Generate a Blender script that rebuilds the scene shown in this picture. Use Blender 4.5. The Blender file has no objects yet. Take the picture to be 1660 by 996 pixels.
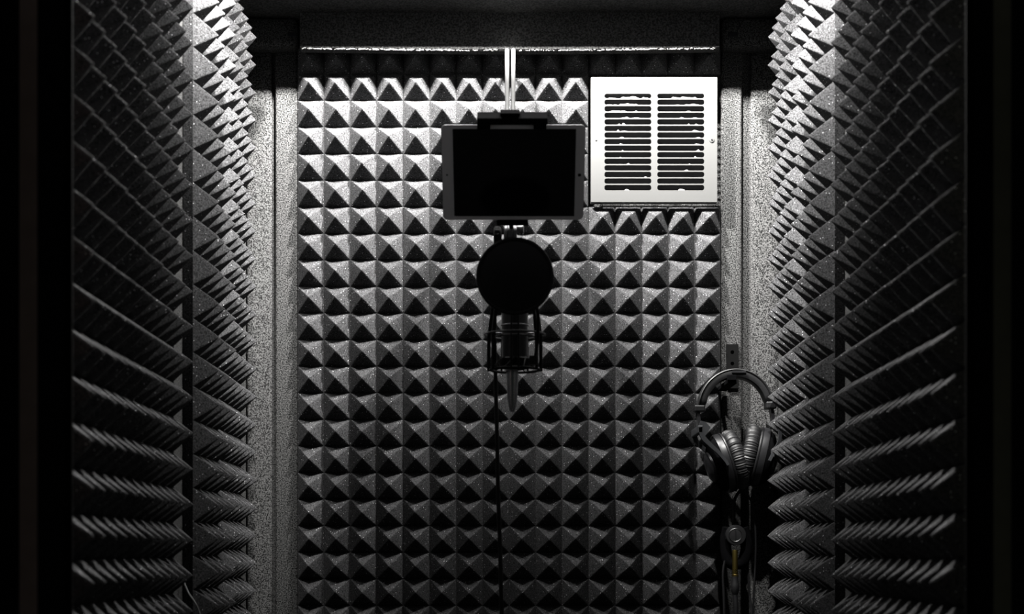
import bpy, bmesh, math, random
from mathutils import Vector, Matrix
random.seed(7)
S = bpy.context.scene
C = S.collection
U = 0.0508          # one foam pyramid pitch (2 inches), the unit of the booth survey
EH = 1.25           # eye height of the camera in metres
F = 2560.0          # focal length in pixels of the 1660 px frame
def W(x, z, h):     # survey units (across, deep, above eye) -> metres
    return Vector((x*U, z*U, EH + h*U))
def P(px, py, z):   # photo pixel at depth z -> metres
    return W((px-830)*z/F, z, (897-py)*z/F)

# ---------------------------------------------------------------- camera, world, lamps, exposure
cam = bpy.data.cameras.new('camera'); co = bpy.data.objects.new('camera', cam); C.objects.link(co)
co.location = (0, 0, EH); co.rotation_euler = (math.pi/2, 0, 0)
cam.sensor_width = 36; cam.lens = F/1660*36; cam.shift_y = (897-498)/1660
cam.clip_start = 0.05; cam.clip_end = 50
cam.dof.use_dof = True; cam.dof.focus_distance = 57.5*U; cam.dof.aperture_fstop = 6.3
S.camera = co
w = bpy.data.worlds.new('dim_room'); S.world = w; w.use_nodes = True
w.node_tree.nodes['Background'].inputs[0].default_value = (0.95, 1.0, 0.97, 1)
w.node_tree.nodes['Background'].inputs[1].default_value = 0.02
S.view_settings.view_transform = 'Standard'; S.view_settings.look = 'None'
S.view_settings.gamma = 1; S.view_settings.use_curve_mapping = False
S.view_settings.exposure = 0.0
LAMP_X, LAMP_Z, LAMP_H, LAMP_POWER = 4.4, 49.5, 27.0, 600.0
for s in (-1, 1):
    l = bpy.data.lights.new('lamp_light', 'POINT'); l.energy = LAMP_POWER; l.shadow_soft_size = 0.5*U
    l.color = (1.0, 0.985, 0.96)
    # photometric spread of the lamps: strong towards the walls, weak straight down
    l.use_nodes = True; lt = l.node_tree; em = lt.nodes['Emission']
    ge = lt.nodes.new('ShaderNodeNewGeometry'); sx = lt.nodes.new('ShaderNodeSeparateXYZ'); mr = lt.nodes.new('ShaderNodeMapRange')
    lt.links.new(ge.outputs['Incoming'], sx.inputs[0]); lt.links.new(sx.outputs['Z'], mr.inputs[0]); 
    mr.interpolation_type = 'LINEAR'
    mr.inputs[1].default_value = -.93; mr.inputs[2].default_value = -.70; mr.inputs[3].default_value = .062; mr.inputs[4].default_value = 1.0
    m3 = lt.nodes.new('ShaderNodeMapRange'); m3.inputs[1].default_value = -.35; m3.inputs[2].default_value = .45; m3.inputs[3].default_value = .48; m3.inputs[4].default_value = 1
    lt.links.new(sx.outputs['Y'], m3.inputs[0]); mm = lt.nodes.new('ShaderNodeMath'); mm.operation = 'MULTIPLY'
    lt.links.new(mr.outputs[0], mm.inputs[0]); lt.links.new(m3.outputs[0], mm.inputs[1]); lt.links.new(mm.outputs[0], em.inputs['Strength'])
    lo = bpy.data.objects.new('lamp_light', l); lo.location = W(s*LAMP_X, LAMP_Z, LAMP_H); C.objects.link(lo)

# unseen spots added to brighten the tops of the middle foam strips
for s in (-1, 1):
    l = bpy.data.lights.new('added_spot_light', 'SPOT'); l.energy = 270.0; l.shadow_soft_size = 0.25*U; l.spot_size = math.radians(74); l.spot_blend = 1
    l.color = (1.0, 0.985, 0.96)
    lo = bpy.data.objects.new('added_spot_light', l); lo.location = W(s*7.3, 45.3, 21.4); C.objects.link(lo)
    lo.rotation_euler = (W(s*9.5, 47.3, 18.4)-lo.location).to_track_quat('-Z', 'Y').to_euler()

# ---------------------------------------------------------------- materials
def nodes(name):
    m = bpy.data.materials.new(name); m.use_nodes = True
    nt = m.node_tree; return m, nt, nt.nodes['Principled BSDF']
def N(nt, t, **k):
    n = nt.nodes.new(t)
    for a, b in k.items(): setattr(n, a, b)
    return n
def plain(name, col, rough=.5, metal=0, noise=0.0, nscale=200, bump=0.0, spec=.5):
    m, nt, b = nodes(name)
    b.inputs['Roughness'].default_value = rough; b.inputs['Metallic'].default_value = metal
    b.inputs['Specular IOR Level'].default_value = spec
    tc = N(nt, 'ShaderNodeTexCoord'); nz = N(nt, 'ShaderNodeTexNoise'); nz.inputs['Scale'].default_value = nscale
    nt.links.new(tc.outputs['Object'], nz.inputs['Vector'])
    r = N(nt, 'ShaderNodeMapRange'); r.inputs[3].default_value = 1-noise; r.inputs[4].default_value = 1+noise
    nt.links.new(nz.outputs['Fac'], r.inputs[0])
    mx = N(nt, 'ShaderNodeVectorMath', operation='SCALE'); mx.inputs[0].default_value = col[:3]
    nt.links.new(r.outputs[0], mx.inputs['Scale']); nt.links.new(mx.outputs[0], b.inputs['Base Color'])
    if bump:
        bp = N(nt, 'ShaderNodeBump'); bp.inputs['Strength'].default_value = bump; bp.inputs['Distance'].default_value = .001
        nt.links.new(nz.outputs['Fac'], bp.inputs['Height']); nt.links.new(bp.outputs[0], b.inputs['Normal'])
    return m
def foam_mat(name, col):
    m, nt, b = nodes(name); L = nt.links.new
    b.inputs['Roughness'].default_value = 1; b.inputs['Specular IOR Level'].default_value = 0.1
    b.subsurface_method = 'BURLEY'; b.inputs['Subsurface Weight'].default_value = .75; b.inputs['Subsurface Radius'].default_value = (1, 1, 1); b.inputs['Subsurface Scale'].default_value = .005
    g = N(nt, 'ShaderNodeNewGeometry')
    n1 = N(nt, 'ShaderNodeTexNoise'); n1.inputs['Scale'].default_value = 480; n1.inputs['Detail'].default_value = 3
    L(g.outputs['Position'], n1.inputs['Vector'])
    r1 = N(nt, 'ShaderNodeMapRange'); r1.inputs[1].default_value = .32; r1.inputs[2].default_value = .68
    r1.inputs[3].default_value = .2*col; r1.inputs[4].default_value = 1.8*col
    L(n1.outputs['Fac'], r1.inputs[0])
    v = N(nt, 'ShaderNodeTexVoronoi'); v.inputs['Scale'].default_value = 250; L(g.outputs['Position'], v.inputs['Vector'])
    sep = N(nt, 'ShaderNodeSeparateColor'); L(v.outputs['Color'], sep.inputs[0])
    a = N(nt, 'ShaderNodeMath', operation='GREATER_THAN'); a.inputs[1].default_value = .80; L(sep.outputs[0], a.inputs[0])
    d = N(nt, 'ShaderNodeMath', operation='LESS_THAN'); d.inputs[1].default_value = .17; L(v.outputs['Distance'], d.inputs[0])
    mu = N(nt, 'ShaderNodeMath', operation='MULTIPLY'); L(a.outputs[0], mu.inputs[0]); L(d.outputs[0], mu.inputs[1])
    m2 = N(nt, 'ShaderNodeMix'); m2.data_type = 'FLOAT'; L(mu.outputs[0], m2.inputs[0]); L(r1.outputs[0], m2.inputs[2]); m2.inputs[3].default_value = .55
    cb = N(nt, 'ShaderNodeCombineColor')
    k = N(nt, 'ShaderNodeMath', operation='MULTIPLY'); k.inputs[1].default_value = 1.03; L(m2.outputs[0], k.inputs[0])
    L(m2.outputs[0], cb.inputs[0]); L(m2.outputs[0], cb.inputs[1]); L(k.outputs[0], cb.inputs[2])
    L(cb.outputs[0], b.inputs['Base Color'])
    bp = N(nt, 'ShaderNodeBump'); bp.inputs['Strength'].default_value = .35; bp.inputs['Distance'].default_value = .0012
    L(n1.outputs['Fac'], bp.inputs['Height']); L(bp.outputs[0], b.inputs['Normal'])
    return m
def felt_mat(name, lo, hi, scale=480):
    m, nt, b = nodes(name); L = nt.links.new
    b.inputs['Roughness'].default_value = 1; b.inputs['Specular IOR Level'].default_value = 0.1
    g = N(nt, 'ShaderNodeNewGeometry')
    n1 = N(nt, 'ShaderNodeTexNoise'); n1.inputs['Scale'].default_value = scale; n1.inputs['Detail'].default_value = 3; n1.inputs['Roughness'].default_value = .6
    L(g.outputs['Position'], n1.inputs['Vector'])
    r1 = N(nt, 'ShaderNodeMapRange'); r1.inputs[1].default_value = .40; r1.inputs[2].default_value = .62
    r1.inputs[3].default_value = 0; r1.inputs[4].default_value = 1; L(n1.outputs['Fac'], r1.inputs[0])
    mx = N(nt, 'ShaderNodeMix'); mx.data_type = 'RGBA'; L(r1.outputs[0], mx.inputs[0])
    mx.inputs[6].default_value = (lo, lo, lo, 1); mx.inputs[7].default_value = (hi, hi, hi*.99, 1)
    L(mx.outputs[2], b.inputs['Base Color'])
    bp = N(nt, 'ShaderNodeBump'); bp.inputs['Strength'].default_value = .6; bp.inputs['Distance'].default_value = .0015
    L(n1.outputs['Fac'], bp.inputs['Height']); L(bp.outputs[0], b.inputs['Normal'])
    return m
M_foam = foam_mat('foam', .034)
M_felt = felt_mat('felt', .002, .057, 430)
M_felt_dark = felt_mat('felt_ceiling', .011, .042, 300)
M_black = plain('black_metal', (.003, .003, .0035), .6, 0, .2, spec=.12)
M_matte = plain('matte_black', (.003, .003, .0033), .95, 0, .2, spec=.01)
M_rubber = plain('rubber', (.005, .005, .0055), .55, 0, .2, spec=.25)
M_dark = plain('dark_metal', (.012, .012, .013), .35, .3, .1)
M_plastic = plain('satin_plastic', (.005, .005, .0054), .42, 0, .1, spec=.3)
M_pad = plain('leatherette', (.006, .006, .0065), .5, 0, .2, 90, .1)
M_knob = plain('knob_plastic', (.012, .012, .0125), .7, 0, .1, spec=.15)
M_chrome = plain('polished_steel', (.35, .35, .36), .45, 1, .04)
M_rod = plain('brushed_steel', (.13, .13, .13), .5, .2, .03)
M_white = plain('white_enamel', (.046, .046, .045), .5, 0, .01, 60, 0, .1)
M_bezel = plain('white_glass', (.55, .55, .56), .3, 0, 0, spec=.3)
M_screen = plain('screen_glass', (.003, .003, .0035), .12, 0, 0, spec=.2)
M_duct = plain('duct_grey', (.035, .035, .037), .7, 0, .2)
M_wool = plain('pale_wool', (.14, .14, .135), .9, 0, .1)
M_brown = plain('dark_wood', (.29, .21, .18), .6, 0, .25, 40)
M_olive = plain('olive_wood', (.17, .165, .11), .6, 0, .25, 40)
M_paint = plain('black_paint', (.008, .008, .009), .9, 0, .2, spec=.05)
M_grey = plain('grey_rubber', (.0018, .0018, .0018), .95, 0, .2, spec=.01)
M_gold = plain('gold', (.3, .22, .07), .3, 1, .03)
M_floor = plain('floor_carpet', (.05, .05, .052), .95, 0, .4, 400, .3)
M_net = plain('black_nylon', (.002, .002, .0024), .4, 0, .3, 900, 0, .3)

# ---------------------------------------------------------------- helpers
def meta(o, label=None, cat=None, group=None, kind=None):
    for k, v in (('label', label), ('category', cat), ('group', group), ('kind', kind)):
        if v: o[k] = v
    return o
def thing(name, loc, label, cat, group=None):
    o = bpy.data.objects.new(name, None); o.empty_display_size = .02; C.objects.link(o); o.location = loc
    return meta(o, label, cat, group)
def origin(o):
    v = Vector(o.location)
    while o.parent: o = o.parent; v += o.location
    return v
def build(name, bm, mat, parent=None, smooth=False, label=None, kind=None, base=False):
    """link a world-space bmesh as one object, its origin moved onto the piece"""
    bmesh.ops.recalc_face_normals(bm, faces=bm.faces[:])
    xs = [v.co for v in bm.verts]
    c = Vector([(min(v[i] for v in xs)+max(v[i] for v in xs))/2 for i in range(3)])
    if base: c.z = min(v[2] for v in xs)
    for v in bm.verts: v.co -= c
    me = bpy.data.meshes.new(name); bm.to_mesh(me); bm.free()
    if smooth:
        me.polygons.foreach_set('use_smooth', [True]*len(me.polygons))
        if hasattr(me, 'set_sharp_from_angle'): me.set_sharp_from_angle(angle=math.radians(40))
    me.materials.append(mat)
    o = bpy.data.objects.new(name, me); C.objects.link(o)
    if parent: o.parent = parent; o.location = c - origin(parent)
    else: o.location = c
    if label: o['label'] = label
    if kind: o['kind'] = kind
    return o
def box(a, b, bev=0, seg=2, bm=None):
    n = bmesh.new()
    bmesh.ops.create_cube(n, size=1)
    a, b = Vector(a), Vector(b); c, d = (a+b)/2, b-a
    for v in n.verts: v.co = Vector((c.x+v.co.x*d.x, c.y+v.co.y*d.y, c.z+v.co.z*d.z))
    if bev: bmesh.ops.bevel(n, geom=n.edges[:], offset=bev, segments=seg, affect='EDGES', profile=.5)
    return join(bm, n)
def join(bm, n):
    if bm is None: return n
    me = bpy.data.meshes.new('t'); n.to_mesh(me); n.free(); bm.from_mesh(me); bpy.data.meshes.remove(me); return bm
def frame(d):
    d = Vector(d).normalized(); u = Vector((0, 0, 1)) if abs(d.z) < .9 else Vector((1, 0, 0))
    x = d.cross(u).normalized(); return x, d.cross(x).normalized(), d
def tube(pts, r, seg=10, bm=None, closed=False, cap=True):
    bm = bm or bmesh.new(); pts = [Vector(p) for p in pts]; n = len(pts); rings = []
    R = r if isinstance(r, (list, tuple)) else [r]*n
    x0 = None
    for i, p in enumerate(pts):
        d = (pts[(i+1) % n]-pts[i-1]) if closed else pts[min(i+1, n-1)]-pts[max(i-1, 0)]
        d.normalize()
        if x0 is None: x0 = frame(d)[0]
        x = (x0 - d*x0.dot(d)).normalized(); y = d.cross(x); x0 = x
        rings.append([bm.verts.new(p+(x*math.cos(t)+y*math.sin(t))*R[i]) for t in [2*math.pi*k/seg for k in range(seg)]])
    for i in range(n if closed else n-1):
        a, b = rings[i], rings[(i+1) % n]
        for k in range(seg): bm.faces.new((a[k], a[(k+1) % seg], b[(k+1) % seg], b[k]))
    if cap and not closed: bm.faces.new(rings[0][::-1]); bm.faces.new(rings[-1])
    return bm
def curve(pts, n=8):
    """Catmull-Rom through the points"""
    p = [Vector(q) for q in pts]; p = [p[0]*2-p[1]]+p+[p[-1]*2-p[-2]]; out = []
    for i in range(1, len(p)-2):
        for k in range(n):
            t = k/n; a, b, c, d = p[i-1:i+3]
            out.append(.5*((2*b)+(c-a)*t+(2*a-5*b+4*c-d)*t*t+(3*b-a-3*c+d)*t**3))
    out.append(p[-2]); return out
def lathe(prof, o, d, seg=32, bm=None, sx=1.0):
    """profile (radius, along) about axis d from o"""
    bm = bm or bmesh.new(); x, y, d = frame(d); o = Vector(o); rings = []
    for r, a in prof:
        rings.append([bm.verts.new(o+d*a+(x*math.cos(t)*sx+y*math.sin(t))*r) for t in [2*math.pi*k/seg for k in range(seg)]])
    for a, b in zip(rings, rings[1:]):
        for k in range(seg): bm.faces.new((a[k], a[(k+1) % seg], b[(k+1) % seg], b[k]))
    bm.faces.new(rings[0][::-1]); bm.faces.new(rings[-1]); return bm
def ring(c, d, R, r, seg=48, ts=8, bm=None):
    x, y, d = frame(d); c = Vector(c)
    return tube([c+(x*math.cos(t)+y*math.sin(t))*R for t in [2*math.pi*k/seg for k in range(seg)]], r, ts, bm, closed=True)

# ---------------------------------------------------------------- the booth shell
CEIL, LEDGE, FLOOR = 28.0, 19.92, -EH/U
T = .5
WX = 10.04          # side walls
ZB, ZF = 59.7, 30.0  # back wall surface, front of booth
def struct(name, bm, mat, smooth=False): return meta(build(name, bm, mat, smooth=smooth), kind='structure')
struct('floor', box(W(-14, 0, FLOOR-.5), W(14, ZB+T, FLOOR)), M_floor)
struct('ceiling', box(W(-WX-T, ZF, CEIL), W(WX+T, ZB+T, CEIL+T)), M_felt_dark)
struct('wall_left', box(W(-WX-T, 30.95, FLOOR), W(-WX, ZB, CEIL)), M_felt)
struct('wall_right', box(W(WX, 30.95, FLOOR), W(WX+T, ZB, CEIL)), M_felt)
# back wall, with the square opening of the ventilation duct left free
VX0, VX1, VH0, VH1 = (975-830)*ZB/F, (1146-830)*ZB/F, (897-312)*ZB/F, (897-146)*ZB/F
bm = box(W(-WX-T, ZB, FLOOR), W(VX0, ZB+T, CEIL)); box(W(VX1, ZB, FLOOR), W(WX+T, ZB+T, CEIL), bm=bm)
box(W(VX0, ZB, FLOOR), W(VX1, ZB+T, VH0), bm=bm); box(W(VX0, ZB, VH1), W(VX1, ZB+T, CEIL), bm=bm)
struct('wall_back', bm, M_felt)
def bx(px): return (px-830)*59.4/F
n = 1
for a, b, z in ((399, 440, 59.5), (446, 482, 59.42), (1169.5, 1203, 59.42), (1218, 1264, 59.5)):
    struct('trim_%d' % n, box(W(bx(a), z, FLOOR+.01), W(bx(b), ZB-.01, 18.9), .09*U, 3), M_felt, True); n += 1
for a, b in ((397, 486), (1166, 1266)):
    struct('trim_%d' % n, box(W(bx(a)+(.05 if a < 800 else 0), 58.6, 18.85), W(bx(b)-(.05 if a > 800 else 0), ZB-.01, LEDGE-.01), .22*U, 4), M_felt, True); n += 1
# raised felt battens that carry the middle strips of foam on each side wall
for s, x in ((-1, 9.70), (1, 9.80)):
    struct('trim_%d' % n, box(W(s*x, 45.1, FLOOR+.01), W(s*(WX-.01), 51.2, CEIL-.02), .04*U, 2), M_felt, True); n += 1
# door opening at the front
for s, xi, side in ((-1, 10.3, 'left'), (1, 10.3, 'right')):
    struct('wall_front_'+side, box(W(s*xi, ZF-2.2, FLOOR), W(s*14, ZF-.01, 28.5)), M_paint)
struct('wall_front_top', box(W(-10.29, ZF-2.2, 12), W(10.29, ZF-.01, 28.5)), M_paint)
df = thing('door_1', W(0, ZF-1.5, FLOOR), 'dark frame of the open booth doorway at both sides of the photo', 'door frame'); del df['category'], df['label']
df['kind'] = 'structure'
for s, e1, e2, e3, mt in ((-1, 8.59, 9.27, 9.62, M_brown), (1, 8.87, 9.40, 9.75, M_olive)):
    build('door_seal', box(W(s*e1, 30.84, FLOOR), W(s*(e1+.14), 30.9, 11.9)), M_grey, df)
    build('door_jamb', box(W(s*(e1+.14), 30.84, FLOOR), W(s*e2, 30.9, 11.9)), M_paint, df)
    build('door_trim', box(W(s*e2, 30.84, FLOOR), W(s*e3, 30.9, 11.9)), mt, df)
    build('door_casing', box(W(s*e3, 30.84, FLOOR), W(s*10.54, 30.9, 11.9)), M_paint, df)

# ---------------------------------------------------------------- lowered ceiling edge and carpeted header at the back
bm = box(W(-WX, 56.75, LEDGE), W(WX, ZB, LEDGE+.5)); 
struct('ceiling_shade_ledge', bm, M_felt_dark)
struct('ceiling_riser', box(W(-WX, 56.75, LEDGE+.5), W(WX, 57.2, CEIL)), M_felt_dark)
for s in (-1, 1):  # unseen side slabs added to keep lamp light off the rear foam strips
    struct('ceiling_shade_ledge', box(W(s*7.65, 50.7, LEDGE), W(s*WX, 56.2, LEDGE+.4)), M_felt_dark)
HX0, HX1, HZ0, HB = -7.81, 7.64, 58.15, 18.535
bb = bpy.data.objects.new('ceiling_header', None); C.objects.link(bb); bb.location = W(0, HZ0, HB); bb['kind'] = 'structure'
bm = bmesh.new(); cols = 24; vs = []
for i in range(cols+1):
    t = i/cols; x = HX0+(HX1-HX0)*t; sag = -.075*math.sin(math.pi*t)+.05
    vs.append([bm.verts.new(W(x, z, h)) for z, h in ((HZ0, LEDGE-.01), (HZ0, HB+sag+.06), (HZ0+.06, HB+sag), (HZ0+.46, HB+sag), (HZ0+.46, LEDGE-.01))])
for a, b in zip(vs, vs[1:]):
    for k in range(5): bm.faces.new((a[k], a[(k+1) % 5], b[(k+1) % 5], b[k]))
bm.faces.new(vs[0]); bm.faces.new(vs[-1][::-1])
build('header_board', bm, M_felt_dark, bb)
bm = bmesh.new()
for i in range(620):
    t = random.random()
    if abs(t-.5) < .14 and random.random() < .75*(1-abs(t-.5)/.14)+.15: continue
    x = HX0+.12+(HX1-HX0-.24)*t; sag = -.075*math.sin(math.pi*t)+.05
    h = HB+sag+random.uniform(-.02, .02); z = HZ0-.005-random.uniform(0, .05); l = random.uniform(.02, .06)
    a = W(x, z, h); b = W(x+random.uniform(-.09, .09), z+random.uniform(-.02, .02), h+random.uniform(-.6, .5)*l); d = Vector((0, 0, random.uniform(.010, .022)*U))
    bm.faces.new([bm.verts.new(v) for v in (a, b, b+d, a+d)])
build('frayed_edge', bm, M_wool, bb, kind='stuff', label='frayed pale carpet fibres along the lower edge')
for s, px in ((-1, 462), (1, 1200)):
    build('carpet_slit', tube([P(px+s*-9, 27, 58.12), P(px, 40, 58.12), P(px+s*-4, 47, 58.12)], .03*U, 5), M_paint, bb)
    build('carpet_fold', box(P(px+s*-4, 58, 58.1), P(px+s*-19, 52, 58.1)+Vector((0, .1*U, 0)), .01*U, 1), M_paint, bb)

# ---------------------------------------------------------------- ceiling lamps (their light is set at the top)
for s, nm in ((-1, 'left'), (1, 'right')):
    c = W(s*LAMP_X, LAMP_Z, LAMP_H-.10)
    t = thing('ceiling_lamp', c, 'round black ceiling lamp near the %s side wall' % nm, 'lamp', 'ceiling lamps beside the baffle box')
    hh = (CEIL-LAMP_H+.10)*U
    prof = [(1.2*U, 0), (1.28*U, 0), (1.28*U, hh), (.001, hh), (.001, hh-.05*U), (1.2*U, hh-.05*U)]
    bm = bmesh.new(); R = []
    for r, a in prof: R.append([bm.verts.new(c+Vector((r*math.cos(k*math.pi/20), r*math.sin(k*math.pi/20), a))) for k in range(40)])
    for i in range(6):
        a, b = R[i], R[(i+1) % 6]
        for k in range(40): bm.faces.new((a[k], a[(k+1) % 40], b[(k+1) % 40], b[k]))
    build('lamp_housing', bm, M_black, t, True)

for s, nm in ((-1, 'left'), (1, 'right')):  # out-of-view housings for the spots added to brighten the side foam
    c = W(s*7.3, 45.3, 21.4); d = (W(s*9.5, 47.3, 18.4)-c).normalized()
    t = thing('added_spot_lamp', c+Vector((0, 0, .2*U)), 'unseen black spot lamp added to brighten the %s side wall' % nm, 'lamp')
    x_, y_, _ = frame(d); bm = bmesh.new(); R = []
    for r, a in ((.55, .15), (.62, .15), (.62, -1.0), (.001, -1.05), (.001, -.95), (.55, -.9)):
        R.append([bm.verts.new(c+d*a*U+(x_*math.cos(k*math.pi/16)+y_*math.sin(k*math.pi/16))*r*U) for k in range(32)])
    for i in range(6):
        a, b = R[i], R[(i+1) % 6]
        for k in range(32): bm.faces.new((a[k], a[(k+1) % 32], b[(k+1) % 32], b[k]))
    build('added_spot_body', bm, M_black, t, True)
    build('stem', tube([c-d*.8*U, W(s*7.3, 45.0, 23), W(s*7.3, 45.0, CEIL-.01)], .1*U, 12), M_black, t, True)

# ---------------------------------------------------------------- acoustic foam
def pyramid_mesh(h, j):
    """one foam pyramid: four slightly bulged sides, soft ridges and a blunt tip"""
    bm = bmesh.new(); e = .030
    ax, ay = random.uniform(-j, j), random.uniform(-j, j); h += random.uniform(-j, j)*.8
    LV = ((.5, 0), (.335, .355), (.165, .693), (.040, .932))       # half width, share of the height
    def pt(k, t, w_, f): # point on side k, t = -1..1 along it
        c, q = [(0, -1), (1, 0), (0, 1), (-1, 0)][k]; b = w_ - e*(1 if w_ > .1 else .6)
        return (c*w_-q*t*b+ax*f, q*w_+c*t*b+ay*f, h*f)
    for k in range(4):
        k2 = (k+1) % 4; cx, cy = [(1, -1), (1, 1), (-1, 1), (-1, -1)][k]
        L = [(bm.verts.new(pt(k, -1, *v)), bm.verts.new(pt(k, 1, *v))) for v in LV]
        for a, b in zip(L, L[1:]):
            bm.faces.new((a[0], a[1], b[1], b[0])).smooth = True
        A = [bm.verts.new(pt(k, 1, *v)) for v in LV]; B = [bm.verts.new(pt(k2, -1, *v)) for v in LV]
        m = [bm.verts.new((cx*(w_-.004*(f > 0))+ax*f, cy*(w_-.004*(f > 0))+ay*f, h*f)) for w_, f in LV]
        for q in (0, 2):
            r = min(q+2, 3) if q == 0 else 3
            bm.faces.new((A[q], m[q], m[r], A[r])); bm.faces.new((m[q], B[q], B[r], m[r]))
    top = bm.verts.new((ax, ay, h)); R = []
    for k in range(4):
        cx, cy = [(1, -1), (1, 1), (-1, 1), (-1, -1)][k]; w_, f = LV[3]
        R += [bm.verts.new(pt(k, -1, w_, f)), bm.verts.new(pt(k, 1, w_, f)), bm.verts.new((cx*(w_-.004)+ax*f, cy*(w_-.004)+ay*f, h*f))]
    for k in range(12): bm.faces.new((R[k], R[(k+1) % 12], top))
    for v in bm.verts: v.co *= U
    me = bpy.data.meshes.new('pyramid'); bm.to_mesh(me); bm.free(); me.materials.append(M_foam); return me
PYR = [pyramid_mesh(.68, .022) for _ in range(10)]
def foam_panel(o0, ex, nx, ny, px_, py_, slab, label, skip=lambda i, j: False, group=None, hs=1.0):
    """o0 lower corner on the valley surface, ex horizontal direction along the wall; pyramids rise along up x ex"""
    up = Vector((0, 0, 1)); ex = Vector(ex).normalized(); out = ex.cross(up)
    t = bpy.data.objects.new('foam_panel', None); t.empty_display_size = .02; C.objects.link(t)
    M = Matrix((ex, up, out)).transposed().to_4x4(); M.translation = o0; t.matrix_world = M
    meta(t, label, 'acoustic foam', group)
    # backing sheet: cells that carry no pyramid are cut away
    bm = bmesh.new(); vd = {}
    def gv(i, j, z):
        k = (i, j, z)
        if k not in vd: vd[k] = bm.verts.new((i*px_*U, j*py_*U, -slab*U if z else -.002*U))
        return vd[k]
    on = lambda i, j: 0 <= i < nx and 0 <= j < ny and not skip(i, j)
    for i in range(nx):
        for j in range(ny):
            if not on(i, j): continue
            for z in (0, 1): bm.faces.new([gv(*q, z) for q in ((i, j), (i+1, j), (i+1, j+1), (i, j+1))])
            for (di, dj), (p, q) in zip(((-1, 0), (1, 0), (0, -1), (0, 1)), (((i, j), (i, j+1)), ((i+1, j), (i+1, j+1)), ((i, j), (i+1, j)), ((i, j+1), (i+1, j+1)))):
                if not on(i+di, j+dj): bm.faces.new([gv(*p, 0), gv(*q, 0), gv(*q, 1), gv(*p, 1)])
    bmesh.ops.recalc_face_normals(bm, faces=bm.faces[:])
    me = bpy.data.meshes.new('backing_sheet'); bm.to_mesh(me); bm.free(); me.materials.append(M_foam)
    b = bpy.data.objects.new('backing_sheet', me); C.objects.link(b); b.parent = t
    for i in range(nx):
        for j in range(ny):
            if not on(i, j): continue
            o = bpy.data.objects.new('pyramid', random.choice(PYR)); C.objects.link(o); o.parent = t
            o.location = ((i+.5)*px_*U, (j+.5)*py_*U, 0); o.scale = (px_, py_, hs)
    return t
NB = 27; TOP = 19.02; BOT = TOP-NB
XL = (482.6-830)*59.4/F; PX = .994
foam_panel(W(XL, 59.4, BOT), (1, 0, 0), 8, NB, PX, 1, .28, 'charcoal pyramid foam sheet on the back wall, left of the steel rod')
row = lambda j: NB-1-j          # rows counted from the top
foam_panel(W(XL+8*PX, 59.4, BOT), (1, 0, 0), 8, NB, PX, 1, .28, 'charcoal pyramid foam sheet on the back wall, cut out around the white vent',
           skip=lambda i, j: i >= 3 and 1 <= row(j) <= 5)
# side walls: near sheet (12 deep), middle strip (4 deep), rear strip (5 deep)
def side(s, z0, z1, x0, x1, nx, top, ny, slab, label, hs=1.0):
    a, b = W(s*x0, z0, top-ny), W(s*x1, z1, top-ny)
    if s < 0: o, e = a, b-a
    else: o, e = b, a-b
    foam_panel(o, e, nx, ny, (b-a).length/U/nx, 1, slab, label, hs=hs)
for s, nm in ((-1, 'left'), (1, 'right')):
    side(s, 32.9, 44.95, 9.50, 9.66, 12, 18.86, 25, .34, 'large charcoal pyramid foam sheet on the %s side wall, nearest the doorway' % nm)
    side(s, 46.5, 50.5, 9.40 if s < 0 else 9.51, 9.42 if s < 0 else 9.52, 4, 18.92, 27, .28, 'narrow pyramid foam strip on the raised batten halfway along the %s side wall' % nm)
    side(s, 52.5, 57.5, 9.76, 9.88, 5, 19.13, 27, .15, 'pyramid foam strip at the rear of the %s side wall, next to the felt corner' % nm, hs=.94)

# ---------------------------------------------------------------- ventilation grille
GZ = 58.85
g = thing('vent_grille', P(1060, 328, GZ), 'white steel vent grille with two columns of louvred slots', 'vent')
def rrect(x0, x1, y0, y1, r, n=4):
    out = []
    for cx, cy, a0 in ((x1-r, y0+r, -90), (x1-r, y1-r, 0), (x0+r, y1-r, 90), (x0+r, y0+r, 180)):
        for k in range(n+1):
            a = math.radians(a0+90*k/n); out.append((cx+r*math.cos(a), cy+r*math.sin(a)))
    return out
# face plate with real slots: curve object converted to mesh keeps the holes clean
def holed_plate(outer, holes, z, thick, name, mat, parent):
    cu = bpy.data.curves.new(name, 'CURVE'); cu.dimensions = '2D'; cu.fill_mode = 'BOTH'; cu.extrude = thick/2
    for loop in [outer]+holes:
        sp = cu.splines.new('POLY'); sp.points.add(len(loop)-1); sp.use_cyclic_u = True
        for q, (px, py) in zip(sp.points, loop):
            v = P(px, py, z); q.co = (v.x, v.z, 0, 1)
    ob = bpy.data.objects.new('t', cu); me = bpy.data.meshes.new_from_object(ob)
    bm = bmesh.new(); bm.from_mesh(me); bpy.data.meshes.remove(me); bpy.data.objects.remove(ob); bpy.data.curves.remove(cu)
    y = P(0, 0, z).y
    for v in bm.verts: v.co = Vector((v.co.x, y-v.co.z, v.co.y))
    return build(name, bm, mat, parent)
slots = []
for c0, c1 in ((979.8, 1055.8), (1065.3, 1141.6)):
    for k in range(15):
        y = 151.0+k*10.66+(1.2 if k == 0 else 0)
        slots.append((c0, c1, y, 151.0+k*10.66+8.6))
holed_plate(rrect(958, 1162.5, 125.5, 328, 1), [rrect(a, b, c, d, min(3.6, (d-c)/2-.1)) for a, b, c, d in slots], GZ, .04*U, 'face_plate', M_white, g)
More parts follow.
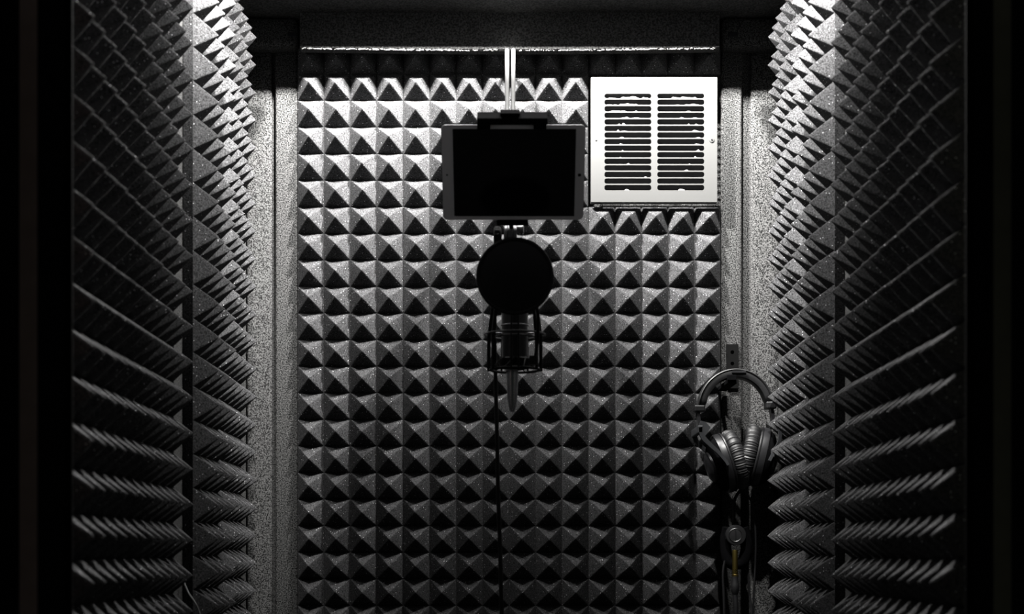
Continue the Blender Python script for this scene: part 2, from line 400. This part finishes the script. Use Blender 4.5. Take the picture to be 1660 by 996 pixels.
def prism(pts, y0, y1, bm=None):
    n = bmesh.new(); a = [n.verts.new((p.x, y0, p.z)) for p in pts]; b = [n.verts.new((p.x, y1, p.z)) for p in pts]
    n.faces.new(a); n.faces.new(b[::-1])
    for k in range(len(pts)): n.faces.new((a[k], b[k], b[(k+1) % len(pts)], a[(k+1) % len(pts)]))
    return join(bm, n)
# folded rim of the plate
yb = GZ*U
rim = bmesh.new()
for q in ((958, 125.5, 960, 328), (1160.5, 125.5, 1162.5, 328), (960, 125.5, 1160.5, 127.5), (960, 326, 1160.5, 328)):
    a, b = P(q[0], q[3], GZ), P(q[2], q[1], GZ); box((a.x, yb+.02*U, a.z), (b.x, yb+.34*U, b.z), bm=rim)
build('rim', rim, M_white, g)
for a, b, c, d in slots:      # each louvre blade slopes down behind its slot
    p0, p1 = P(a-2, c-.6, GZ), P(b+2, d+1.0, GZ); y = yb+.03*U; th = .02*U
    bm = bmesh.new(); q = []
    for x in (p0.x, p1.x):
        q.append([bm.verts.new(v) for v in ((x, y, p0.z), (x, y+.17*U, p1.z+.012*U), (x, y+.17*U+th, p1.z+.02*U), (x, y+th, p0.z+.01*U))])
    for k in range(4): bm.faces.new((q[0][k], q[0][(k+1) % 4], q[1][(k+1) % 4], q[1][k]))
    bm.faces.new(q[0]); bm.faces.new(q[1][::-1])
    build('louvre_blade', bm, M_duct, g)
for px, rg in ((966.5, 0), (1153.8, 1)):
    c = P(px, 227, GZ-.02)
    sc = build('screw', lathe([(.035*U, 0), (.035*U, -.02*U), (.02*U, -.03*U)][::-1] if rg == 0 else [(.02*U, -.04*U), (.09*U, -.03*U), (.10*U, 0)], c, (0, 1, 0), 16), M_duct if rg == 0 else M_white, g)
    if rg: build('screw_socket', lathe([(.03*U, -.055*U), (.035*U, -.03*U)], c, (0, 1, 0), 10), M_black, sc)
# duct behind and the torn wool that shows at the slots
yd = (ZB+.0)*U
bm = bmesh.new()
a, b = P(975, 312, 59.7), P(1146, 146, 59.7)
for lo_, hi_ in (((a.x-.1*U, yd, a.z), (a.x, yd+6*U, b.z)), ((b.x, yd, a.z), (b.x+.1*U, yd+6*U, b.z)), ((a.x, yd, a.z-.1*U), (b.x, yd+6*U, a.z)), ((a.x, yd, b.z), (b.x, yd+6*U, b.z+.1*U)), ((a.x, yd+6*U, a.z), (b.x, yd+6.1*U, b.z))):
    box(lo_, hi_, bm=bm)
build('duct', bm, M_black, g)
def tuft(px0, px1, py, hgt, zz):
    bm = bmesh.new(); n = max(3, int((px1-px0)/3)); P0 = [P(px0, py, zz)]
    for k in range(n+1):
        P0.append(P(px0+(px1-px0)*k/n, py-hgt*random.uniform(.35, 1)*(1 if 0 < k < n else .3), zz))
    P0.append(P(px1, py, zz)); return prism(P0, zz*U, zz*U+.015*U)
yk = lambda k: 151+k*10.66+8.4
zt = GZ+.0
for k, px0, px1, hg in ((0, 985, 1000, 2), (0, 1006, 1036, 4.0), (0, 1040, 1052, 3), (1, 982, 1003, 1.5), (1, 1003, 1034, 3.0), (2, 988, 1016, 2.8), (2, 1026, 1034, 2.4), (3, 1006, 1020, 3), (3, 1022, 1040, 1.6),
                        (4, 1000, 1006, 2.2), (4, 1008, 1014, 3.6), (5, 1000, 1004, 3), (5, 1006, 1016, 3), (6, 1004, 1012, 3), (7, 1004, 1010, 3), (8, 1007, 1011, 2.5), (9, 1004, 1008, 2), (10, 1015, 1021, 3), (12, 1044, 1049, 2), (14, 1012, 1021, 3),
                        (0, 1088, 1130, 3.4), (1, 1110, 1134, 2.6), (1, 1092, 1104, 1.2), (2, 1112, 1120, 3), (3, 1102, 1110, 2.6), (3, 1122, 1130, 3), (4, 1114, 1118, 2.5), (4, 1126, 1132, 3), (5, 1122, 1134, 3.2), (6, 1126, 1136, 2.8), (7, 1126, 1134, 3.2), (8, 1127, 1135, 3.4), (9, 1125, 1130, 3), (10, 1116, 1120, 1.4), (11, 1109, 1116, 4), (14, 1099, 1110, 4.2)):
    build('wool_scrap', tuft(px0, px1, yk(k)+.6, hg, zt), M_wool, g)

# ---------------------------------------------------------------- steel rod
# (a boom arm of two parallel rods, from the header forward and down to the tablet mount)
arm = thing('boom_arm', W(-.06, 58.3, 18.5), 'bright steel boom arm of two parallel rods reaching from the ceiling header to the tablet', 'boom arm')
for sx in (-1, 1):
    a0, a1, a2 = P(827.0+sx*5.0, 81, 58.3), P(827.0+sx*4.8, 190, 45.2), P(827.0+sx*4.8, 215, 44.9)
    build('rod', tube([a0, a1, a2], [.080*U, .062*U, .062*U], 28), M_rod, arm, True)
build('arm_bracket', box(P(820, 82, 58.63), P(834, 70, 58.63)+Vector((0, .07*U, 0)), .02*U), M_dark, arm)
build('arm_pivot', tube([P(827, 76, 58.45)+Vector((-.2*U, 0, .08*U)), P(827, 76, 58.45)+Vector((.2*U, 0, .08*U))], .06*U, 16), M_dark, arm, True)

# ---------------------------------------------------------------- tablet
TZ = 43.6; K = 1.0; tc = P(832, 281, TZ); tilt = math.radians(34)
RX = Matrix.Rotation(tilt, 4, 'X')
def tl(x, y, z): return tc + RX @ Vector((x*U*K, y*U, z*U*K))      # tablet frame: x right, y away, z up
tab = thing('tablet', tl(0, 0, -1.36), 'white framed tablet with a dark screen held above the microphone', 'tablet')
def slab2(w, h, r, y0, y1, cx=0, cz=0, n=6, inset=0):
    bm = bmesh.new(); L1 = [(cx+a, cz+b) for a, b in rrect(-w/2, w/2, -h/2, h/2, r, n)]
    lev = [(y0, inset), (y0+inset*.6, 0), (y1-inset, 0), (y1, inset)] if inset else [(y0, 0), (y1, 0)]
    R = []
    for y, ins in lev:
        kx, kz = (w-2*ins)/w, (h-2*ins)/h
        R.append([bm.verts.new(tl(cx+(a-cx)*kx, y, cz+(b-cz)*kz)) for a, b in L1])
    for p, q in zip(R, R[1:]):
        for k in range(len(L1)): bm.faces.new((p[k], p[(k+1) % len(L1)], q[(k+1) % len(L1)], q[k]))
    bm.faces.new(R[0]); bm.faces.new(R[-1][::-1]); return bm
build('tablet_body', slab2(3.94, 2.74, .14, .03, .14, inset=.02), M_matte, tab, True)
build('bezel', slab2(3.92, 2.72, .13, 0, .035), M_bezel, tab)
build('screen', slab2(3.36, 2.50, .01, -.004, .01, cx=.03), M_screen, tab)
build('front_camera', slab2(.05, .05, .024, -.006, .01, cx=-1.83, cz=-.05), M_black, tab)
hb = build('home_button', slab2(.20, .20, .099, -.005, .01, cx=1.83, cz=-.05), M_bezel, tab)
bm = slab2(.085, .085, .02, -.009, .0, cx=1.83, cz=-.05)
build('button_mark', bm, M_grey, hb)

# ---------------------------------------------------------------- tablet mount
mt = thing('tablet_mount', tl(0, .6, -1.5), 'black clamp mount gripping the tablet at the end of the rod', 'mount')
def mb(x0, x1, y0, y1, z0, z1, bev=.03):
    bm = box((x0*U*K, y0*U, z0*U*K), (x1*U*K, y1*U, z1*U*K), bev*U)
    for v in bm.verts: v.co = tc + RX @ v.co
    return bm
build('top_bar', mb(-.98, .93, -.06, .50, 1.37, 1.56), M_matte, mt)
build('jaw', mb(-.98, -.62, -.14, -.02, 1.27, 1.50), M_matte, mt)
build('jaw', mb(.55, .90, -.14, -.02, 1.27, 1.50), M_matte, mt)
build('latch', mb(-.35, .18, .06, .40, 1.55, 1.66), M_matte, mt)
build('back_plate', mb(-.45, .35, .16, .34, -1.4, 1.4, .04), M_matte, mt)
build('lower_jaw', mb(-.46, .42, -.10, .4, -1.50, -1.355), M_matte, mt)
ax = Vector((1, 0, 0))
z0 = 46.2
def PX_(px, py, z=z0): return P(px, py, z)
V = U*z0/44.3*.985
kn = build('knob', lathe([(.20*V, 0), (.255*V, .03*V), (.262*V, .10*V), (.255*V, .20*V), (.18*V, .235*V)], PX_(800, 383), ax, 32), M_knob, mt, True)
for k in range(14):
    a = 2*math.pi*k/14; c = PX_(806, 383)+Vector((0, math.cos(a), math.sin(a)))*.258*V
    build('grip_rib', box(c-Vector((.07, .015, .015))*V, c+Vector((.07, .015, .015))*V, .006*V, 1), M_rubber, kn)
build('barrel', lathe([(.17*V, -.03*V), (.225*V, .0), (.235*V, .05*V), (.20*V, .07*V), (.235*V, .09*V), (.235*V, .21*V), (.20*V, .235*V), (.23*V, .25*V), (.23*V, .33*V), (.15*V, .34*V)], PX_(818.5, 379), ax, 40), M_chrome, mt, True)
build('bolt', lathe([(.10*V, 0), (.10*V, .13*V), (.115*V, .15*V), (.115*V, .18*V), (.07*V, .2*V)], PX_(838, 371.5), ax, 6+10), M_chrome, mt, True)
build('spring_clip', tube([PX_(842, 378), PX_(845, 388), PX_(849, 376)], .018*V, 8), M_chrome, mt, True)
build('neck', tube([P(829, 370, 46.1), P(828, 355, 45.2)], .06*V, 14), M_black, mt, True)
build('drop_arm', tube(curve([P(829, 392, 46.3), P(829, 402, 46.0), P(830, 412, 45.6), P(832, 420, 45.3)]), .09*V, 12), M_black, mt, True)

# ---------------------------------------------------------------- pop filter
PZ = 42.3; pc = P(834.8, 448, PZ); R0 = 60*PZ/F*U
pf = thing('pop_filter', pc-Vector((0, 0, R0)), 'round black pop filter hiding the top of the microphone', 'pop filter')
build('filter_ring', ring(pc, (0, 1, 0), R0, .055*U, 72, 10), M_rubber, pf, True)
build('mesh_screen', lathe([(R0*.2, -.10*U), (R0*.6, -.075*U), (R0*.99, 0), (R0*.99, .03*U), (R0*.6, .02*U)], pc, (0, 1, 0), 64), M_net, pf, True)
build('gooseneck', tube(curve([P(866, 495, PZ), P(872, 506, 42.8), P(872, 540, 44.0), P(868, 580, 44.3)]), .05*U, 10), M_rubber, pf, True)
build('filter_clamp', box(P(858, 590, 44.2), P(872, 576, 44.2)+Vector((0, .3*U, 0)), .03*U), M_rubber, pf)

# ---------------------------------------------------------------- microphone, shock mount and cable
MZ = 45.2; ms = MZ/F*U
mc = P(834.5, 590, MZ); up = (0, 0, 1)
mic = thing('microphone', mc, 'large black studio microphone behind the pop filter, its dark body showing below it', 'microphone')
def mp(py): return (590-py)*ms
build('body', lathe([(17*ms, mp(592)), (21*ms, mp(588)), (21.5*ms, mp(505)), (20*ms, mp(500))], mc, up, 40), M_dark, mic, True)
build('band', ring(mc+Vector((0, 0, mp(528))), up, 21.7*ms, 1.0*ms, 40, 8), M_chrome, mic, True)
build('grille', lathe([(20*ms, mp(500)), (22*ms, mp(496)), (22*ms, mp(435)), (19*ms, mp(422)), (11*ms, mp(413)), (2*ms, mp(410))], mc, up, 40), M_dark, mic, True)
build('base_cap', lathe([(13*ms, mp(600)), (24*ms, mp(597)), (26*ms, mp(590)), (26*ms, mp(583)), (21*ms, mp(580))], mc, up, 40), M_black, mic, True)
cs = P(830.5, 597, MZ)
xl = thing('connector', P(830.5, 668, MZ), 'dark steel cable connector hanging under the microphone, bright along its left side', 'connector')
build('shell', lathe([(3*ms, 0), (6*ms, 8*ms), (8.2*ms, 22*ms), (9.5*ms, 50*ms), (10*ms, 71*ms)], P(830.5, 668, MZ), up, 24), plain('dark_steel', (.3, .3, .31), .22, 1, .05), xl, True)
sm = thing('shock_mount', P(834.5, 604, MZ), 'black ring shock mount cradling the microphone body', 'shock mount')
SM = P(834.5, 543, MZ)
build('outer_ring', ring(SM, up, 49*ms, 1.6*ms, 56, 8), M_dark, sm, True)
build('inner_ring', ring(SM+Vector((0, 0, -4*ms)), up, 33*ms, 1.5*ms, 48, 8), M_dark, sm, True)
build('lower_ring', ring(P(834.5, 600, MZ), up, 40*ms, 2.2*ms, 48, 8), M_black, sm, True)
for a in (8, 60, 120, 172, 215, 262, 278, 325):
    t = math.radians(a); d = Vector((math.cos(t), math.sin(t), 0))
    p0, p1 = P(834.5, 492, MZ)+d*36*ms, P(834.5, 602, MZ)+d*43*ms
    build('arm', tube([p0, (p0+p1)/2+d*3*ms, p1], [2.6*ms, 3.2*ms, 2.6*ms] if a in (8, 172, 215, 325) else 1.6*ms, 8), M_black, sm, True)
for k in range(8):
    t = math.radians(k*45+20); d = Vector((math.cos(t), math.sin(t), 0)); t2 = t+.5; d2 = Vector((math.cos(t2), math.sin(t2), 0))
    build('elastic_cord', tube([P(834.5, 599, MZ)+d*40*ms, P(834.5, 580, MZ)+d2*24*ms], 1.0*ms, 6), M_plastic, sm, True)
for sx in (-1, 1):
    build('clip', box(P(834.5+sx*26-5, 541.5, 44.6), P(834.5+sx*26+5, 539, 44.6)+Vector((0, .15*U, 0)), .01*U, 1), M_chrome, sm)
cb = meta(build('microphone_cable', tube(curve([P(800, 488, 45.6), P(801, 520, 45.9), P(803, 600, 46.2), P(805.5, 700, 46.2), P(807.5, 800, 46.2), P(811, 900, 46.2), P(813, 1000, 46.2), P(814, 1100, 46.4), W(-.3, 46.6, FLOOR+.12)], 6), 3.4*46/F*U, 10), M_rubber, smooth=True), 'thick black cable dropping from the microphone to the floor', 'cable')
cb['category'] = 'cable'
rb = build('cable_highlight_guard', tube([P(801.2, 502, 45.74), P(801.5, 530, 45.93)], 4.2*46/F*U, 10), M_dark, cb, True); rb.name = 'strain_relief'

# ---------------------------------------------------------------- thin wire low on the left
meta(build('thin_wire', tube(curve([P(297, 940, 46), P(301, 951, 45.8), P(307, 964, 45.2), P(316, 977, 45.0), P(322, 990, 45), P(327, 1010, 45), P(330, 1060, 45.2), P(326, 1200, 45.2)]), .022*U, 8), plain('grey_wire', (.1, .1, .1), .4, 0, .1), smooth=True), 'thin grey wire curling out between the left foam sheets at the bottom', 'wire')

# ---------------------------------------------------------------- headphone hook
hk = thing('wall_hook', P(1187, 625, 59.2), 'small black wall hook with screw holes carrying the headphones', 'hook')
yw = 59.22*U
holed = []
def circ(px, py, r): return [(px+r*math.cos(2*math.pi*k/16), py+r*math.sin(2*math.pi*k/16)) for k in range(16)]
holed_plate(rrect(1177.3, 1197, 558.5, 630, 1), [circ(1187, 571.5, 3.1), circ(1187, 590, 3.1)], 59.33, .07*U, 'hook_plate', plain('hook_black', (.002, .002, .002), .8, 0, .1, spec=.04), hk)
build('hook_arm', box(P(1179, 622, 56.6), (P(1195, 615, 56.6).x, 59.28*U, P(1195, 615, 56.6).z), .02*U), M_matte, hk)
build('hook_tip', box(P(1179, 622, 56.6), (P(1195, 596, 56.5).x, 56.7*U, P(1195, 608, 56.6).z), .02*U), M_matte, hk)

# ---------------------------------------------------------------- headphones
HZ = 57.7; hs_ = HZ/F*U
def H(px, py, dz=0): return P(px, py, HZ)+Vector((0, dz*U, 0))
hp = thing('headphones', H(1200, 800), 'black over ear headphones hanging on the hook at the right', 'headphones')
def band(bm_w, r0, r1, a0, a1, cx, cy, sx, nseg=48, rnd=.5):
    """arched strap: rectangular rounded section swept around an ellipse"""
    bm = bmesh.new(); R = []; sec = []
    for k in range(12):
        t = 2*math.pi*k/12; c, s = math.cos(t), math.sin(t)
        sec.append((math.copysign(abs(c)**rnd, c), math.copysign(abs(s)**rnd, s)))
    for i in range(nseg+1):
        a = math.radians(a0+(a1-a0)*i/nseg); rm, rt = (r0+r1)/2, (r1-r0)/2
        e = min(1, .55+6*min(i, nseg-i)/nseg)
        R.append([bm.verts.new(H(cx+(rm+rt*u*e)*math.cos(a)*sx, cy-(rm+rt*u*e)*math.sin(a))+Vector((0, v*bm_w*U*e, 0))) for u, v in sec])
    for p, q in zip(R, R[1:]):
        for k in range(12): bm.faces.new((p[k], p[(k+1) % 12], q[(k+1) % 12], q[k]))
    bm.faces.new(R[0]); bm.faces.new(R[-1][::-1]); return bm
hb = build('headband', band(.36, 50, 62.5, 4, 182, 1191.5, 664, .955), M_plastic, hp, True)
build('band_cover', band(.38, 61.0, 65.0, 8, 180, 1191.5, 664, .955), M_pad, hb, True)
build('band_tab', box(H(1184, 607, -.42), H(1207, 603.5, -.30), .01*U, 1), M_dark, hb)
build('sleeve', box(H(1124.5, 669, -.3), H(1142, 658, .3), .05*U), M_plastic, hp)
build('sleeve', box(H(1240, 664, -.3), H(1257, 652, .3), .05*U), M_plastic, hp)
def strap(pts, wd, th, dz=0):
    """flat bar following photo points: wd across depth, th in the picture plane"""
    p = curve([Vector((a, b, 0)) for a, b in pts], 6); bm = bmesh.new(); R = []
    for i, q in enumerate(p):
        d = (p[min(i+1, len(p)-1)]-p[max(i-1, 0)]).normalized(); n = Vector((-d.y, d.x, 0)); t = th if not isinstance(th, list) else th[0]+(th[1]-th[0])*i/(len(p)-1)
        a, b = q+n*t/2, q-n*t/2
        R.append([bm.verts.new(v) for v in (H(a.x, a.y, dz-wd), H(b.x, b.y, dz-wd), H(b.x, b.y, dz+wd), H(a.x, a.y, dz+wd))])
    for p_, q_ in zip(R, R[1:]):
        for k in range(4): bm.faces.new((p_[k], p_[(k+1) % 4], q_[(k+1) % 4], q_[k]))
    bm.faces.new(R[0]); bm.faces.new(R[-1][::-1]); return bm
build('slider', strap([(1131, 666), (1132, 680), (1134, 690)], .22, 5), M_dark, hp, True)
build('slider', strap([(1250, 662), (1252, 676), (1253, 690)], .22, 5), M_dark, hp, True)
# yoke plates and arms
M_yoke = plain('yoke_metal', (.022, .023, .025), .45, .3, .1)
bm = prism([H(1134, 684), H(1142, 686), H(1150, 695), H(1138, 712), H(1127, 702), H(1131, 692)], HZ*U-.40*U, HZ*U-.24*U)
build('yoke_plate', bm, M_yoke, hp)
for dz in (-1.0, 1.0):
    build('yoke', strap([(1130, 697), (1134, 712), (1145, 724), (1159, 737), (1170, 750), (1174, 757)], .10, [8, 4], dz), M_yoke, hp, True)
    build('yoke', strap([(1252, 688), (1257, 704), (1255, 720), (1247, 736), (1240, 750)], .10, [5, 4], dz), M_yoke, hp, True)
build('yoke_bridge', box(H(1126, 706, -1.1), H(1134, 694, 1.1), .03*U), M_yoke, hp)
build('yoke_bridge', box(H(1249, 694, -1.1), H(1256, 684, 1.1), .03*U), M_yoke, hp)
def cup(cx, cy, ang, sgn, yaw, R=1.12):
    """cup centre; ang = tilt of the disc from vertical; axis points to the pad side"""
    a = math.radians(ang); d = Vector((math.cos(a)*sgn, 0, math.sin(a)*1)); d = (Matrix.Rotation(math.radians(yaw), 4, 'Z') @ d).normalized()
    c = H(cx, cy); x, y, _ = frame(d)
    # keep the long side of the oval in the tilted vertical
    prof = lambda pr: [(r*R*U, t*U) for r, t in pr]
    sh = build('cup_shell', lathe(prof([(.30, -.50), (.62, -.44), (.80, -.34), (.90, -.20), (.92, -.10)]), c, d, 48, sx=.80), M_matte, hp, True)
    build('hub', lathe(prof([(.10, -.62), (.40, -.585), (.50, -.52), (.52, -.40)]), c, d, 32), M_dark, sh, True)
    build('cup_rim', lathe(prof([(.90, -.14), (.97, -.12), (.985, -.05), (.985, .10), (.95, .135), (.88, .14)]), c, d, 64, sx=.80), M_dark, hp, True)
    build('trim_ring', lathe(prof([(.90, .12), (.99, .13), (1.0, .17), (.97, .21), (.86, .22)]), c, d, 64, sx=.80), M_plastic, hp, True)
    bm = bmesh.new(); Rr = []; nu, nv = 300, 12
    for i in range(nu):
        t = 2*math.pi*i/nu; wr = .010*math.sin(t*66)+.008*math.sin(t*91+1.3)+.005*math.sin(t*43+.4); row_ = []
        for j in range(nv):
            v = 2*math.pi*j/nv; rr = .235+wr*(.5+.5*math.cos(v)) ; r_ = .79+rr*math.cos(v)*.88; al = .47+rr*math.sin(v)*1.12
            row_.append(bm.verts.new(c+d*al*U*1.0+(x*math.cos(t)*.80+y*math.sin(t))*r_*R*U))
        Rr.append(row_)
    for i in range(nu):
        for j in range(nv): bm.faces.new((Rr[i][j], Rr[(i+1) % nu][j], Rr[(i+1) % nu][(j+1) % nv], Rr[i][(j+1) % nv]))
    build('ear_pad', bm, M_pad, hp, True)
    build('driver_cloth', lathe(prof([(.6, .22), (.6, .3), (.01, .31)]), c, d, 32, sx=.80), M_net, hp)
cup(1172, 752, 17, 1, 5)
cup(1233, 742, 13, -1, -4)

# cords under the headphones
def cord(name, pts, r, label, mat=M_rubber, z=58.2):
    o = build(name, tube(curve([P(a, b, z) for a, b in pts], 8), r*z/F*U, 8), mat, smooth=True); return meta(o, label, 'cable')
cord('headphone_cord', [(1198, 798), (1204, 792), (1211, 800), (1218, 816), (1223, 840), (1225, 880), (1224, 920), (1222, 960), (1221, 1000), (1221, 1100)], 1.6, 'headphone cord looping out to the right and hanging beside the gold plug', M_plastic)
cord('headphone_cord', [(1203, 793), (1195, 802), (1190, 815), (1189, 835), (1189, 856), (1191, 862)], 2.6, 'short headphone cord running straight down to the round cable tie')
cord('headphone_cord', [(1182, 880), (1176, 905), (1172, 930), (1173, 960), (1174, 1000), (1175, 1100)], 2.0, 'cord hanging down left of the gold plug')
cord('headphone_cord', [(1203, 884), (1210, 905), (1213, 935), (1215, 965), (1219, 1000), (1220, 1100)], 2.0, 'cord hanging down just right of the gold plug', z=58.5)
ct = thing('cable_tie', P(1191, 884, 58), 'round black cable tie bundling the headphone cord below the cups', 'cable tie')
cc = P(1193, 868, 57.9)
build('tie_disc', lathe([(.2*U, -.05*U), (.36*U, -.03*U), (.38*U, .06*U), (.38*U, .2*U), (.3*U, .24*U)], cc, (0, 1, 0), 32), M_rubber, ct, True)
build('tie_rim', ring(cc+Vector((-.03*U, -.05*U, 0)), (0, 1, 0), .235*U, .012*U, 40, 6), plain('worn_steel', (.09, .09, .09), .35, 1, .1), ct, True)
build('tie_slot', box(cc+Vector((-.05, -.075, -.2))*U, cc+Vector((-.02, -.045, .2))*U, .005*U, 1), M_dark, ct)
build('cord_bundle', tube(curve([P(1180, 856, 58.2), P(1176, 880, 58.3), P(1182, 912, 58.3), P(1203, 912, 58.3), P(1210, 884, 58.3), P(1204, 856, 58.2)]), .21*U, 10), M_matte, ct, True)
pg = thing('jack_plug', P(1191.5, 936, 57.8), 'gold plated jack plug below the cable tie', 'plug')
build('plug_sleeve', lathe([(4.6*hs_, 0), (4.6*hs_, 38*hs_), (4.0*hs_, 40*hs_)], P(1191.5, 932, 57.8), up, 24), plain('dark_gold', (.045, .035, .010), .55, 1, .1), pg, True)
build('plug_collar', lathe([(5.2*hs_, 0), (5.2*hs_, 3*hs_), (4.6*hs_, 3.6*hs_)], P(1191.8, 935, 57.8), up, 24), M_gold, pg, True)
tx = bpy.data.curves.new('t', 'FONT'); tx.body = 'S'; tx.size = 9*hs_; tx.extrude = .01*U; tx.align_x = 'CENTER'
to = bpy.data.objects.new('t', tx); me = bpy.data.meshes.new_from_object(to); bm = bmesh.new(); bm.from_mesh(me)
bpy.data.objects.remove(to); bpy.data.curves.remove(tx); bpy.data.meshes.remove(me)
q = P(1191.5, 929, 57.8)
for v in bm.verts: v.co = Vector((q.x+v.co.x, q.y-4.7*hs_-v.co.z, q.z+v.co.y))
build('plug_letter', bm, M_gold, pg)
ss = thing('jack_socket', P(1191, 1000, 57.8), 'black cable socket hanging below the gold plug', 'connector')
build('socket_body', lathe([(4*hs_, 0), (6.4*hs_, 6*hs_), (7*hs_, 16*hs_), (5.6*hs_, 20*hs_), (5.6*hs_, 30*hs_)], P(1191.5, 965, 57.8), up, 24), M_rubber, ss, True)
build('socket_ring', lathe([(5.0*hs_, 0), (5.0*hs_, 1.6*hs_)], P(1192, 938.5, 57.8), up, 24), M_chrome, ss, True)
build('socket_cord', tube(curve([P(1191.5, 964, 57.8), P(1193, 990, 57.8), P(1194, 1040, 57.9), P(1194, 1100, 58)]), 4.2*hs_, 10), M_rubber, ss, True)
